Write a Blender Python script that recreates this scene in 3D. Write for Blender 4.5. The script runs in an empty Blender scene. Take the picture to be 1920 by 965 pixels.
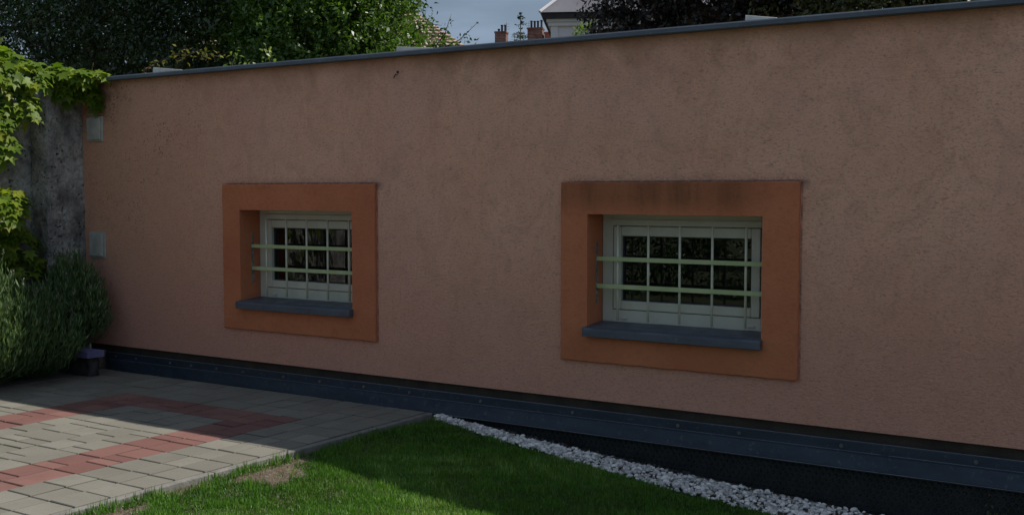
import bpy, bmesh, math, random
import numpy as np
from mathutils import Vector, Matrix
R = math.radians
random.seed(5); rng = np.random.default_rng(11)
scn = bpy.context.scene
COL = scn.collection

# ---------------------------------------------------------------- camera, sky, sun, exposure
cam_d = bpy.data.cameras.new('camera'); cam = bpy.data.objects.new('camera', cam_d); COL.objects.link(cam)
cam.location = (0, -6.36, 1.6); cam.rotation_euler = (R(90 - 3.49), 0, R(31.7))
cam_d.sensor_width = 36; cam_d.lens = 37.5; cam_d.clip_end = 3000; cam_d.clip_start = .05
scn.camera = cam
SUN_AZ, SUN_EL = 48, 50.8
w = bpy.data.worlds.new('World'); scn.world = w; w.use_nodes = True
nt = w.node_tree; nt.nodes.clear()
N = lambda t: nt.nodes.new(t)
sky = N('ShaderNodeTexSky'); sky.sky_type = 'NISHITA'; sky.sun_disc = False
sky.sun_elevation = R(SUN_EL); sky.sun_rotation = R(SUN_AZ); sky.air_density = 1.0; sky.dust_density = 1.2
tc = N('ShaderNodeTexCoord'); mp = N('ShaderNodeMapping'); mp.inputs['Scale'].default_value = (1.6, 1.6, 9)
nz = N('ShaderNodeTexNoise'); nz.inputs['Scale'].default_value = 2.6; nz.inputs['Detail'].default_value = 7; nz.inputs['Roughness'].default_value = .55
rp = N('ShaderNodeValToRGB'); rp.color_ramp.elements[0].position = .38; rp.color_ramp.elements[0].color = (.5, .5, .5, 1)
rp.color_ramp.elements[1].position = .68; rp.color_ramp.elements[1].color = (1, 1, 1, 1)
mx = N('ShaderNodeMix'); mx.data_type = 'RGBA'; mx.inputs[7].default_value = (7.0, 9.1, 12.1, 1)
bg = N('ShaderNodeBackground'); bg.inputs['Strength'].default_value = .046
ow = N('ShaderNodeOutputWorld')
L = nt.links.new
L(tc.outputs['Generated'], mp.inputs[0]); L(mp.outputs[0], nz.inputs[0]); L(nz.outputs[0], rp.inputs[0])
L(rp.outputs[0], mx.inputs[0]); L(sky.outputs[0], mx.inputs[6]); L(mx.outputs[2], bg.inputs[0]); L(bg.outputs[0], ow.inputs[0])
sd = bpy.data.lights.new('sun', 'SUN'); sd.energy = 5.0; sd.angle = R(.53); sd.color = (1, .955, .87)
so = bpy.data.objects.new('sun', sd); COL.objects.link(so)
sv = Vector((math.sin(R(SUN_AZ)) * math.cos(R(SUN_EL)), math.cos(R(SUN_AZ)) * math.cos(R(SUN_EL)), math.sin(R(SUN_EL))))
so.rotation_euler = sv.to_track_quat('Z', 'Y').to_euler()
scn.view_settings.view_transform = 'Standard'; scn.view_settings.look = 'None'
scn.view_settings.exposure = -0.12; scn.view_settings.gamma = 1; scn.view_settings.use_curve_mapping = False

# ---------------------------------------------------------------- object helpers
def tag(o, label=None, cat=None, group=None, kind=None):
    if label: o['label'] = label
    if cat: o['category'] = cat
    if group: o['group'] = group
    if kind: o['kind'] = kind
    return o
def thing(name, label, cat, loc=(0, 0, 0), group=None):
    o = bpy.data.objects.new(name, None); COL.objects.link(o); o.location = loc; o.empty_display_size = .1
    return tag(o, label, cat, group)
def root_loc(p):
    while p.parent: p = p.parent
    return Vector(p.location)
def link(name, me, mat, parent=None, smooth=False):
    o = bpy.data.objects.new(name, me); COL.objects.link(o)
    for m in (mat if isinstance(mat, (list, tuple)) else [mat]): me.materials.append(m)
    if parent is not None:
        me.transform(Matrix.Translation(-root_loc(parent))); o.parent = parent
    if smooth: me.polygons.foreach_set('use_smooth', [True] * len(me.polygons))
    return o
def origin(o, loc):       # put a top-level mesh's origin at its base
    o.data.transform(Matrix.Translation(-Vector(loc))); o.location = loc; return o
class MB:
    def __init__(s): s.v = []; s.f = []; s.m = []
    def add(s, v, f, m=0):
        b = len(s.v); s.v += [tuple(p) for p in v]; s.f += [tuple(b + i for i in q) for q in f]; s.m += [m] * len(f); return s
    def box(s, x0, x1, y0, y1, z0, z1, m=0):
        v = [(x0, y0, z0), (x1, y0, z0), (x1, y1, z0), (x0, y1, z0), (x0, y0, z1), (x1, y0, z1), (x1, y1, z1), (x0, y1, z1)]
        return s.add(v, [(0, 3, 2, 1), (4, 5, 6, 7), (0, 1, 5, 4), (1, 2, 6, 5), (2, 3, 7, 6), (3, 0, 4, 7)], m)
    def tube(s, pts, rad, n=7, m=0, cap=True):
        pts = [Vector(p) for p in pts]; rr = rad if isinstance(rad, (list, tuple)) else [rad] * len(pts)
        v = []; prev = None
        for i, p in enumerate(pts):
            d = (pts[min(i + 1, len(pts) - 1)] - pts[max(i - 1, 0)]).normalized()
            a = d.orthogonal().normalized() if prev is None else (prev - d * prev.dot(d)).normalized()
            prev = a; b = d.cross(a)
            for k in range(n):
                t = 2 * math.pi * k / n; v.append(p + (a * math.cos(t) + b * math.sin(t)) * rr[i])
        f = [(i * n + k, i * n + (k + 1) % n, (i + 1) * n + (k + 1) % n, (i + 1) * n + k) for i in range(len(pts) - 1) for k in range(n)]
        if cap: f += [tuple(reversed(range(n))), tuple(range((len(pts) - 1) * n, len(pts) * n))]
        return s.add(v, f, m)
    def extrude_x(s, prof, x0, x1, m=0):
        n = len(prof); v = [(x0, y, z) for y, z in prof] + [(x1, y, z) for y, z in prof]
        f = [(i, (i + 1) % n, n + (i + 1) % n, n + i) for i in range(n)] + [tuple(reversed(range(n))), tuple(range(n, 2 * n))]
        return s.add(v, f, m)
    def build(s, name, mat, parent=None, bevel=0, smooth=False, seg=2):
        me = bpy.data.meshes.new(name); me.from_pydata(s.v, [], s.f); me.polygons.foreach_set('material_index', s.m)
        bm = bmesh.new(); bm.from_mesh(me); bmesh.ops.recalc_face_normals(bm, faces=bm.faces)
        if bevel:
            es = [e for e in bm.edges if len(e.link_faces) == 2 and e.calc_face_angle(0) > .5]
            bmesh.ops.bevel(bm, geom=es, offset=bevel, segments=seg, profile=.5, affect='EDGES', clamp_overlap=True)
        bm.to_mesh(me); bm.free()
        return link(name, me, mat, parent, smooth)
def scatter_mesh(name, tv, tf, pos, rot, size, mat, parent=None, smooth=False, rnd=None):
    """tv (k,3), tf (f,c) one face size; pos (n,3), rot (n,3,3), size (n,) or (n,3)"""
    tv = np.asarray(tv, float); tf = np.asarray(tf, int); n = len(pos); k = len(tv); c = tf.shape[1]
    if n == 0: return None
    size = np.asarray(size, float)
    if size.ndim == 1: size = np.repeat(size[:, None], 3, 1)
    v = np.einsum('nij,nkj->nki', rot, tv[None] * size[:, None, :]) + np.asarray(pos)[:, None, :]
    if parent is not None: v = v - np.array(root_loc(parent))
    f = (tf[None] + (np.arange(n) * k)[:, None, None]).reshape(-1)
    me = bpy.data.meshes.new(name); nf = n * len(tf)
    me.vertices.add(n * k); me.vertices.foreach_set('co', v.reshape(-1).astype(np.float32))
    me.loops.add(nf * c); me.loops.foreach_set('vertex_index', f.astype(np.int32))
    me.polygons.add(nf); me.polygons.foreach_set('loop_start', (np.arange(nf) * c).astype(np.int32))
    me.polygons.foreach_set('loop_total', np.full(nf, c, np.int32))
    me.update(calc_edges=True)
    a = me.attributes.new('rnd', 'FLOAT', 'POINT')
    r = rng.random(n) if rnd is None else rnd
    a.data.foreach_set('value', np.repeat(r, k).astype(np.float32))
    o = bpy.data.objects.new(name, me); COL.objects.link(o); me.materials.append(mat)
    if parent is not None: o.parent = parent
    if smooth: me.polygons.foreach_set('use_smooth', np.ones(nf, bool))
    return o
def frames(d, up):        # columns: side, dir, normal ; d along the leaf, up ~ leaf normal
    d = d / np.linalg.norm(d, axis=1, keepdims=True)
    up = up - (up * d).sum(1, keepdims=True) * d; up /= np.linalg.norm(up, axis=1, keepdims=True) + 1e-9
    s = np.cross(d, up); return np.stack([s, d, up], 2)

# ---------------------------------------------------------------- material helpers
class Mat:
    def __init__(s, name, rough=.8, spec=.3, metal=0):
        s.m = bpy.data.materials.new(name); s.m.use_nodes = True; s.t = s.m.node_tree; s.p = s.t.nodes['Principled BSDF']
        s.p.inputs['Roughness'].default_value = rough; s.p.inputs['Specular IOR Level'].default_value = spec; s.p.inputs['Metallic'].default_value = metal
        s.tc = s.t.nodes.new('ShaderNodeTexCoord'); s.geo = None
    def n(s, t): return s.t.nodes.new(t)
    def l(s, a, b): s.t.links.new(a, b)
    def world(s):
        if not s.geo: s.geo = s.n('ShaderNodeNewGeometry')
        return s.geo.outputs['Position']
    def noise(s, scale, detail=4, rough=.55, sc=None, dist=0):
        x = s.n('ShaderNodeTexNoise'); x.inputs['Scale'].default_value = scale; x.inputs['Detail'].default_value = detail; x.inputs['Roughness'].default_value = rough; x.inputs['Distortion'].default_value = dist
        if sc: m = s.n('ShaderNodeMapping'); m.inputs['Scale'].default_value = sc; s.l(s.world(), m.inputs[0]); s.l(m.outputs[0], x.inputs[0])
        else: s.l(s.world(), x.inputs[0])
        return x.outputs[0]
    def ramp(s, src, a, b, ca=(0, 0, 0), cb=(1, 1, 1)):
        r = s.n('ShaderNodeValToRGB'); e = r.color_ramp.elements; e[0].position = a; e[1].position = b; e[0].color = (*ca, 1); e[1].color = (*cb, 1)
        s.l(src, r.inputs[0]); return r.outputs[0]
    def mix(s, f, a, b, mode='MIX'):
        x = s.n('ShaderNodeMix'); x.data_type = 'RGBA'; x.blend_type = mode
        for i, q in ((0, f), (6, a), (7, b)):
            if hasattr(q, 'links'): s.l(q, x.inputs[i])
            elif i == 0: x.inputs[0].default_value = q
            else: x.inputs[i].default_value = (*q, 1)
        return x.outputs[2]
    def math(s, op, a, b=0, c=0):
        x = s.n('ShaderNodeMath'); x.operation = op
        for i, q in enumerate((a, b, c)):
            if hasattr(q, 'links'): s.l(q, x.inputs[i])
            else: x.inputs[i].default_value = q
        return x.outputs[0]
    def attr(s, nme='rnd'):
        x = s.n('ShaderNodeAttribute'); x.attribute_name = nme; return x.outputs['Fac']
    def col(s, src):
        if hasattr(src, 'links'): s.l(src, s.p.inputs['Base Color'])
        else: s.p.inputs['Base Color'].default_value = (*src, 1)
        return s
    def bump(s, h, dist=.005, strength=1.0, prev=None):
        b = s.n('ShaderNodeBump'); b.inputs['Distance'].default_value = dist; b.inputs['Strength'].default_value = strength
        s.l(h, b.inputs['Height'])
        if prev: s.l(prev, b.inputs['Normal'])
        s.l(b.outputs[0], s.p.inputs['Normal']); return b.outputs[0]
    def xyz(s):
        x = s.n('ShaderNodeSeparateXYZ'); s.l(s.world(), x.inputs[0]); return x.outputs
    def smooth(s, src, a, b):
        x = s.n('ShaderNodeMapRange'); x.interpolation_type = 'SMOOTHSTEP'; x.inputs[1].default_value = a; x.inputs[2].default_value = b; s.l(src, x.inputs[0]); return x.outputs[0]

# plaster wall
def plaster():
    a = Mat('salmon_render', .93, .15); X = a.xyz()
    big = a.ramp(a.noise(.9, 5, .6), .35, .68)
    c = a.mix(big, (.78, .415, .28), (.86, .50, .35))
    pat = a.ramp(a.noise(5.5, 6, .65, (1, 1, .8), 1.2), .46, .66)
    c = a.mix(a.math('MULTIPLY', pat, .38), c, (.47, .27, .185))
    blot = a.ramp(a.noise(3.2, 5, .6, (1, 1, .7), .6), .38, .66)
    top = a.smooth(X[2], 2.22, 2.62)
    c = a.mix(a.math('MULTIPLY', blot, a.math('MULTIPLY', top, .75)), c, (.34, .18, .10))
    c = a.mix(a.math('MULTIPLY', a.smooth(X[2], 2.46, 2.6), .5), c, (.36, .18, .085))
    scr = a.math('MULTIPLY', a.ramp(a.noise(20, 6, .7, (1, 1, 2.6), .5), .56, .66), a.ramp(a.noise(1.7, 4, .6), .42, .62))
    c = a.mix(a.math('MULTIPLY', scr, a.math('ADD', .22, a.math('MULTIPLY', a.smooth(X[0], -5.5, -2.0), .38))), c, (.24, .13, .09))
    c = a.mix(a.math('MULTIPLY', a.ramp(a.noise(1.1, 3), .5, .66), .35), c, (.70, .40, .32))
    left = a.smooth(X[0], -4.5, -9.0)
    c = a.mix(a.math('MULTIPLY', left, .8), c, (.62, .32, .215))
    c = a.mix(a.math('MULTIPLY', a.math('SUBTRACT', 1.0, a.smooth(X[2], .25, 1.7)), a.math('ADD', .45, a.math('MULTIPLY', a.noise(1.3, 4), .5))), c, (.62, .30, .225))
    # soot and algae specks, denser at the creeper end
    v = a.n('ShaderNodeTexVoronoi'); v.inputs['Scale'].default_value = 40; a.l(a.world(), v.inputs[0])
    dot = a.math('LESS_THAN', a.math('ADD', v.outputs['Distance'], a.math('MULTIPLY', a.noise(60, 3), .3)), a.math('MULTIPLY', a.noise(9, 3), .80))
    keep = a.ramp(a.noise(2.6, 4), .40, .58)
    c = a.mix(a.math('MULTIPLY', a.math('MULTIPLY', dot, keep), a.math('ADD', .05, a.math('MULTIPLY', a.math('MULTIPLY', a.smooth(X[0], -6.0, -8.2), a.smooth(X[2], .6, 2.2)), .62))), c, (.08, .05, .04))
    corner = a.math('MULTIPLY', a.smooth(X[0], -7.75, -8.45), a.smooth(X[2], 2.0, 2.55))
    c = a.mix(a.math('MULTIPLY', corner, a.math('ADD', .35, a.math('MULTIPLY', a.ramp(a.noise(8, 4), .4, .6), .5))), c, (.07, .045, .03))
    # a line of dirt that collects on top of each window surround
    soft = a.smooth(X[2], 1.74, 1.662); thin = a.math('MULTIPLY', a.smooth(X[2], 1.682, 1.671), 1.0); lo = a.smooth(X[2], 1.60, 1.66)
    xr = a.math('MAXIMUM', a.math('MULTIPLY', a.smooth(X[0], -6.80, -6.68), a.smooth(X[0], -5.04, -5.16)), a.math('MULTIPLY', a.smooth(X[0], -3.56, -3.42), a.smooth(X[0], -1.80, -1.92)))
    xr = a.math('MULTIPLY', xr, lo)
    c = a.mix(a.math('MULTIPLY', a.math('MULTIPLY', soft, xr), a.math('MULTIPLY', a.ramp(a.noise(55, 5, .7), .35, .6), .5)), c, (.20, .12, .12))
    c = a.mix(a.math('MULTIPLY', a.math('MULTIPLY', thin, xr), a.math('ADD', .35, a.math('MULTIPLY', a.ramp(a.noise(24, 4), .34, .55), .35))), c, (.08, .05, .045))
    e1 = a.math('MULTIPLY', a.smooth(X[0], -1.895, -1.888), a.smooth(X[0], -1.874, -1.884)); e2 = a.math('MULTIPLY', a.smooth(X[0], -5.140, -5.133), a.smooth(X[0], -5.119, -5.129))  # shadow gap painted as a dark line down each surround's right edge
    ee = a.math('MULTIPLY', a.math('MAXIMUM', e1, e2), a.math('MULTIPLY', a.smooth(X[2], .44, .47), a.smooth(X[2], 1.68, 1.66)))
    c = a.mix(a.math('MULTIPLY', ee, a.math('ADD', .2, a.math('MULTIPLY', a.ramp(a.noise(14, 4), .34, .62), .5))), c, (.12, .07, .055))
    fine = a.noise(52, 5, .6, (1, 1, 1.5), .8); f2 = a.noise(120, 3, .6)
    h = a.math('ADD', a.math('MULTIPLY', fine, 1.0), a.math('MULTIPLY', f2, .45))
    c = a.mix(a.math('MULTIPLY', a.ramp(fine, .30, .50, (1, 1, 1), (0, 0, 0)), .5), c, (.30, .17, .13))
    c = a.mix(a.math('MULTIPLY', a.ramp(a.noise(75, 3, .6), .60, .72), .35), c, (.85, .56, .42))
    c = a.mix(a.math('MULTIPLY', a.ramp(a.noise(48, 4, .65, (1, 1, 1.8)), .62, .70), .5), c, (.20, .11, .085))
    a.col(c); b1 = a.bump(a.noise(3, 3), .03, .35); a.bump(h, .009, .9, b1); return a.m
def surround_mat():
    a = Mat('terracotta_paint', .88, .2); X = a.xyz()
    c = a.mix(a.ramp(a.noise(2.5, 5), .35, .7), (.54, .18, .085), (.60, .215, .105))
    st = a.ramp(a.noise(9, 5, .6, (1, 1, .1)), .42, .66)
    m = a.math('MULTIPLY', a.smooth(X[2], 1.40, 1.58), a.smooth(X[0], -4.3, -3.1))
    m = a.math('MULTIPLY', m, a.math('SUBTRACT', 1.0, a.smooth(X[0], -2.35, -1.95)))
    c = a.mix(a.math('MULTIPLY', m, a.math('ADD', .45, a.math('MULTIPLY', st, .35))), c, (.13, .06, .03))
    c = a.mix(a.math('MULTIPLY', a.ramp(a.noise(26, 4), .5, .75), .25), c, (.26, .09, .045))
    c = a.mix(a.math('MULTIPLY', a.ramp(a.noise(1.1, 4), .4, .65), .3), c, (.40, .125, .06))
    a.col(c); a.bump(a.noise(52, 5, .65), .006, .8, a.bump(a.noise(5, 3), .02, .4)); return a.m
def metal_mat(name, c1, c2, rough=.5, metal=.35):
    a = Mat(name, rough, .4, metal)
    c = a.mix(a.ramp(a.noise(3, 5, .6, (1, 4, 6)), .35, .7), c1, c2)
    c = a.mix(a.math('MULTIPLY', a.ramp(a.noise(30, 5, .7), .58, .75), .3), c, (.32, .33, .34))
    a.col(c); a.bump(a.noise(2.5, 2), .02, .3)
    a.l(a.ramp(a.noise(9, 4), .3, .7, (rough - .12,) * 3, (rough + .15,) * 3), a.p.inputs['Roughness']); return a.m
def simple(name, c1, c2, scale=8, rough=.7, spec=.3, bump=0, bs=60, metal=0):
    a = Mat(name, rough, spec, metal); a.col(a.mix(a.ramp(a.noise(scale, 5), .35, .68), c1, c2))
    if bump: a.bump(a.noise(bs, 5), bump, .8)
    return a.m
def concrete():
    a = Mat('rough_concrete', .95, .15)
    c = a.mix(a.ramp(a.noise(4, 6, .65), .35, .68), (.17, .165, .155), (.70, .68, .63))
    c = a.mix(a.math('MULTIPLY', a.ramp(a.noise(24, 5, .7), .45, .62), .45), c, (.13, .125, .11))
    v = a.n('ShaderNodeTexVoronoi'); v.inputs['Scale'].default_value = 26; a.l(a.world(), v.inputs[0])
    pit = a.ramp(v.outputs['Distance'], .08, .3); keep = a.ramp(a.noise(9, 4), .48, .6)
    hole = a.math('MULTIPLY', a.math('SUBTRACT', 1.0, pit), keep)
    c = a.mix(a.math('MULTIPLY', hole, .75), c, (.06, .055, .05))
    a.col(c); b1 = a.bump(a.math('SUBTRACT', a.noise(14, 6, .7), a.math('MULTIPLY', hole, .8)), .06, 1.0); a.bump(a.noise(90, 4), .004, .7, b1); return a.m
def leaf_mat(name, dark, light, hi, rough=.38, trans=.32, spec=.45, warm=None):
    a = Mat(name, rough, spec); r = a.attr()
    c = a.mix(a.ramp(r, 0, .75), dark, light); c = a.mix(a.ramp(r, .8, 1), c, hi)
    if warm: c = a.mix(a.ramp(a.noise(.8, 3), .5, .62), c, warm)
    c = a.mix(a.math('MULTIPLY', a.ramp(a.noise(2.6, 4, .65), .50, .66), .28), c, (.16, .19, .06)) if name == 'grass_blade' else c
    a.col(c); tr = a.n('ShaderNodeBsdfTranslucent'); a.l(a.mix(1, c, (1.35, 1.5, .5), 'MULTIPLY'), tr.inputs[0])
    ms = a.n('ShaderNodeMixShader'); ms.inputs[0].default_value = trans
    a.l(a.p.outputs[0], ms.inputs[1]); a.l(tr.outputs[0], ms.inputs[2])
    out = [x for x in a.t.nodes if x.type == 'OUTPUT_MATERIAL'][0]; a.l(ms.outputs[0], out.inputs[0]); return a.m
def paver_mat(name, c1, c2, c3):
    a = Mat(name, .9, .2); r = a.attr('rnd')
    c = a.mix(r, c1, c2); c = a.mix(a.math('MULTIPLY', a.ramp(a.noise(2.2, 5, .6), .4, .68), .5), c, c3)
    c = a.mix(a.math('MULTIPLY', a.ramp(a.noise(240, 2), .5, .7), .30), c, tuple(x * .5 for x in c1))
    c = a.mix(a.math('MULTIPLY', a.ramp(a.noise(21, 5, .65), .58, .72), .3), c, tuple(x * .55 for x in c1))
    c = a.mix(a.math('MULTIPLY', a.attr('dirt'), .5), c, (.03, .028, .022))
    c = a.mix(a.math('MULTIPLY', a.ramp(a.noise(1.4, 5, .65), .52, .7), .35), c, tuple(x * .62 for x in c1))
    a.col(c); a.bump(a.noise(180, 3), .0025, .7); return a.m
def glass_mat():
    m = bpy.data.materials.new('window_glass'); m.use_nodes = True; t = m.node_tree; t.nodes.clear()
    o = t.nodes.new('ShaderNodeOutputMaterial'); g = t.nodes.new('ShaderNodeBsdfGlossy'); g.inputs['Roughness'].default_value = .004
    tr = t.nodes.new('ShaderNodeBsdfTransparent'); tr.inputs[0].default_value = (.82, .86, .84, 1)
    fr = t.nodes.new('ShaderNodeFresnel'); fr.inputs[0].default_value = 1.75; mxs = t.nodes.new('ShaderNodeMixShader')
    t.links.new(fr.outputs[0], mxs.inputs[0]); t.links.new(tr.outputs[0], mxs.inputs[1]); t.links.new(g.outputs[0], mxs.inputs[2]); t.links.new(mxs.outputs[0], o.inputs[0]); return m
def ground_mat():
    a = Mat('soil', .97, .1)
    c = a.mix(a.ramp(a.noise(9, 6, .7), .35, .68), (.09, .07, .05), (.17, .14, .11))
    c = a.mix(a.ramp(a.noise(70, 4), .52, .7), c, (.25, .215, .175))
    far = a.ramp(a.noise(.15, 4), .4, .65); X = a.xyz()
    g = a.mix(far, (.055, .065, .035), (.085, .09, .055)); m = a.smooth(X[1], 2.8, 4.5); m2 = a.smooth(X[1], -5.2, -7)
    c = a.mix(a.math('MAXIMUM', m, m2), c, g); a.col(c); a.bump(a.noise(50, 6, .7), .02, .9); return a.m
def roof_tile_mat(name, c1, c2, dirn=(1, 1, 1)):
    a = Mat(name, .85, .2); c = a.mix(a.ramp(a.noise(1.5, 5), .35, .7), c1, c2); a.col(c); return a.m
def brick_mat():
    a = Mat('chimney_brick', .9, .15); b = a.n('ShaderNodeTexBrick'); X = a.xyz(); cx = a.n('ShaderNodeCombineXYZ')
    a.l(a.math('ADD', X[0], X[1]), cx.inputs[0]); a.l(X[2], cx.inputs[1]); a.l(cx.outputs[0], b.inputs[0])
    b.inputs['Color1'].default_value = (.21, .095, .065, 1); b.inputs['Color2'].default_value = (.15, .075, .055, 1); b.inputs['Mortar'].default_value = (.34, .28, .24, 1)
    b.inputs['Scale'].default_value = 1; b.inputs['Brick Width'].default_value = .26; b.inputs['Row Height'].default_value = .085; b.inputs['Mortar Size'].default_value = .012
    a.col(a.mix(a.ramp(a.noise(3, 4), .4, .65), b.outputs[0], (.16, .08, .055))); return a.m

M = dict(
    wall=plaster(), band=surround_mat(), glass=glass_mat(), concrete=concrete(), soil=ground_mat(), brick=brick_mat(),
    plinth=simple('dark_plinth', (.05, .042, .035), (.075, .062, .05), 6, .95, .1, .01),
    flash=metal_mat('blue_grey_sheet_metal', (.030, .041, .06), (.042, .056, .08), .55),
    bead=simple('edge_highlight_zinc', (.14, .155, .17), (.22, .235, .25), 9, .45, .5, 0, 60, .3),  # pale tone standing in for light caught on the flashing edges
    drip=metal_mat('roof_edge_metal', (.085, .10, .12), (.12, .14, .165), .5),
    sill=metal_mat('sill_metal', (.085, .095, .12), (.12, .135, .165), .48),
    cap=simple('pale_zinc', (.60, .57, .50), (.78, .75, .69), 10, .6),
    pvc=simple('white_window_plastic', (.52, .52, .43), (.59, .59, .49), 5, .35, .5),
    bar=simple('cream_bar_paint', (.58, .60, .46), (.68, .69, .56), 12, .35, .5),
    rail=simple('cream_rail_lawn_reflection', (.38, .46, .22), (.48, .54, .30), 10, .35, .5),  # cream rails with the lawn's green reflection put into the colour
    plate=simple('rusty_plate', (.14, .10, .08), (.34, .31, .27), 40, .6, .4, .002),
    box=simple('weathered_white_plastic', (.36, .36, .32), (.48, .475, .43), 14, .6),
    dimple=simple('black_studded_sheet', (.012, .015, .016), (.022, .026, .027), 10, .5, .4),
    screw=simple('screw_head', (.12, .125, .12), (.24, .24, .22), 20, .5, .4, 0, 60, .4),
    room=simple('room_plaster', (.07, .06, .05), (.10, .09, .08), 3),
    roof=simple('flat_roof_felt', (.10, .10, .10), (.16, .16, .155), 3, .9),
    pgrey=paver_mat('grey_paver', (.205, .19, .158), (.268, .251, .212), (.195, .184, .155)),
    pred=paver_mat('red_paver', (.20, .094, .082), (.28, .145, .124), (.195, .098, .088)),
    kerb=simple('concrete_kerb', (.17, .165, .15), (.24, .23, .21), 14, .93, .15, .006),
    joint=simple('joint_sand', (.022, .02, .016), (.05, .044, .034), 20, .98, .05),
    pebble=None, bark=simple('bark', (.07, .05, .035), (.14, .11, .08), 12, .95, .1, .02, 30),
    slab=simple('lilac_slab', (.12, .11, .21), (.19, .175, .32), 6, .8, .2, .003),
    rubble=simple('dark_planter_concrete', (.035, .034, .032), (.085, .08, .078), 12, .95, .1, .03, 22),
    hwall=simple('white_house_render', (.66, .59, .62), (.72, .65, .68), .6, .9),
    htrim=simple('house_trim', (.66, .62, .63), (.72, .68, .69), .6, .9),
    hroof=simple('pale_slate_roof', (.16, .15, .17), (.21, .20, .225), .9, .6), heave=simple('dark_eave_wood', (.028, .025, .03), (.045, .04, .045), 2),
    hwin=simple('house_window_dark', (.30, .31, .36), (.34, .35, .40), 2, .3, .5), pinkwall=simple('pink_house_wall', (.55, .36, .30), (.62, .42, .36), 1),
    tile=roof_tile_mat('beige_clay_tile', (.36, .27, .21), (.60, .48, .40)), redroof=roof_tile_mat('red_clay_roof', (.32, .12, .08), (.4, .16, .1)),
    pot=simple('dark_chimney_pot', (.03, .035, .04), (.06, .06, .065), 4), antenna=simple('antenna_metal', (.25, .26, .28), (.35, .36, .38), 4, .5),
    grass=leaf_mat('grass_blade', (.028, .09, .010), (.14, .29, .045), (.38, .46, .19), .42, .30, .25),
    dry=leaf_mat('dry_blade', (.22, .17, .09), (.34, .27, .15), (.15, .17, .06), .7, .2, .2),
    laurel=leaf_mat('laurel_leaf', (.016, .036, .013), (.04, .078, .022), (.085, .13, .04), .32, .2, .7),
    privet=leaf_mat('privet_leaf', (.05, .105, .018), (.095, .17, .03), (.21, .24, .08), .38, .36, .5),
    purple=leaf_mat('dark_plum_leaf', (.018, .020, .020), (.035, .035, .032), (.07, .05, .045), .34, .12, .6),
    mixed=leaf_mat('beech_hedge_leaf', (.04, .055, .022), (.08, .10, .035), (.20, .15, .09), .4, .25, .5),
    lime=leaf_mat('lime_leaf', (.12, .2, .03), (.2, .28, .05), (.28, .32, .1), .4, .4, .4),
    bronze=leaf_mat('bronze_leaf', (.12, .13, .03), (.22, .19, .05), (.34, .18, .07), .5, .35, .3),
    spruce=leaf_mat('spruce_needles', (.02, .04, .028), (.04, .07, .045), (.06, .09, .05), .6, .1, .2),
    vine=leaf_mat('creeper_leaf', (.085, .15, .015), (.17, .25, .025), (.30, .32, .04), .48, .42, .3),
    lav=leaf_mat('lavender_leaf', (.06, .11, .04), (.13, .20, .075), (.24, .30, .15), .6, .22, .25),
    lavf=leaf_mat('lavender_bud', (.14, .13, .15), (.22, .20, .22), (.26, .25, .2), .8, .15, .1),
)
pb = Mat('white_marble_pebble', .6, .3); pb.col(pb.mix(pb.attr(), (.32, .31, .30), (.88, .85, .81))); pb.bump(pb.noise(90, 4), .003, .6); M['pebble'] = pb.m

# ---------------------------------------------------------------- ground, paving, kerb
def GS(x): return np.interp(x, [-4.62, -4.3, -2.76, -1.41, 1.5], [-.024, -.052, -.175, -.268, -.46])
def kx(y): return (np.asarray(y, float) + 2.4) * .045      # the paving runs a touch askew to the wall
def gz(x, y):
    x = np.asarray(x, float); y = np.asarray(y, float)
    s = GS(x)
    z = np.where(x - kx(y) < -4.63, -.06, s - .012)
    z = z + np.where((x - kx(y) >= -4.63), .006 * np.sin(x * 5 + 1) * np.sin(y * 4.3), 0)
    return np.where(y > .05, -.06, z)
def grid_ground():
    xs = np.concatenate([[-600, -200, -60, -25, -12], np.linspace(-9.5, -4.9, 12), np.linspace(-4.8, -4.605, 20), np.linspace(-4.60, 2, 120), [4, 10, 25, 60, 200, 600]])
    ys = np.concatenate([[-600, -200, -60, -25, -12], np.linspace(-9, -5, 9), np.linspace(-4.9, -.1, 66), [-.03, .0, .1, .6, 3, 8, 20, 60, 200, 700]])
    Xg, Yg = np.meshgrid(xs, ys); Z = gz(Xg, Yg); nx = len(xs)
    v = np.stack([Xg.ravel(), Yg.ravel(), Z.ravel()], 1)
    f = [(j * nx + i, j * nx + i + 1, (j + 1) * nx + i + 1, (j + 1) * nx + i) for j in range(len(ys) - 1) for i in range(nx - 1)]
    me = bpy.data.meshes.new('ground'); me.from_pydata(v.tolist(), [], f); return tag(link('ground', me, M['soil'], None, True), kind='structure')
grid_ground()
mb = MB(); mb.box(-12, -4.78, -6.0, -.115, -.055, -.024); tag(mb.build('paving_bed', M['joint']), kind='structure')

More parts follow.
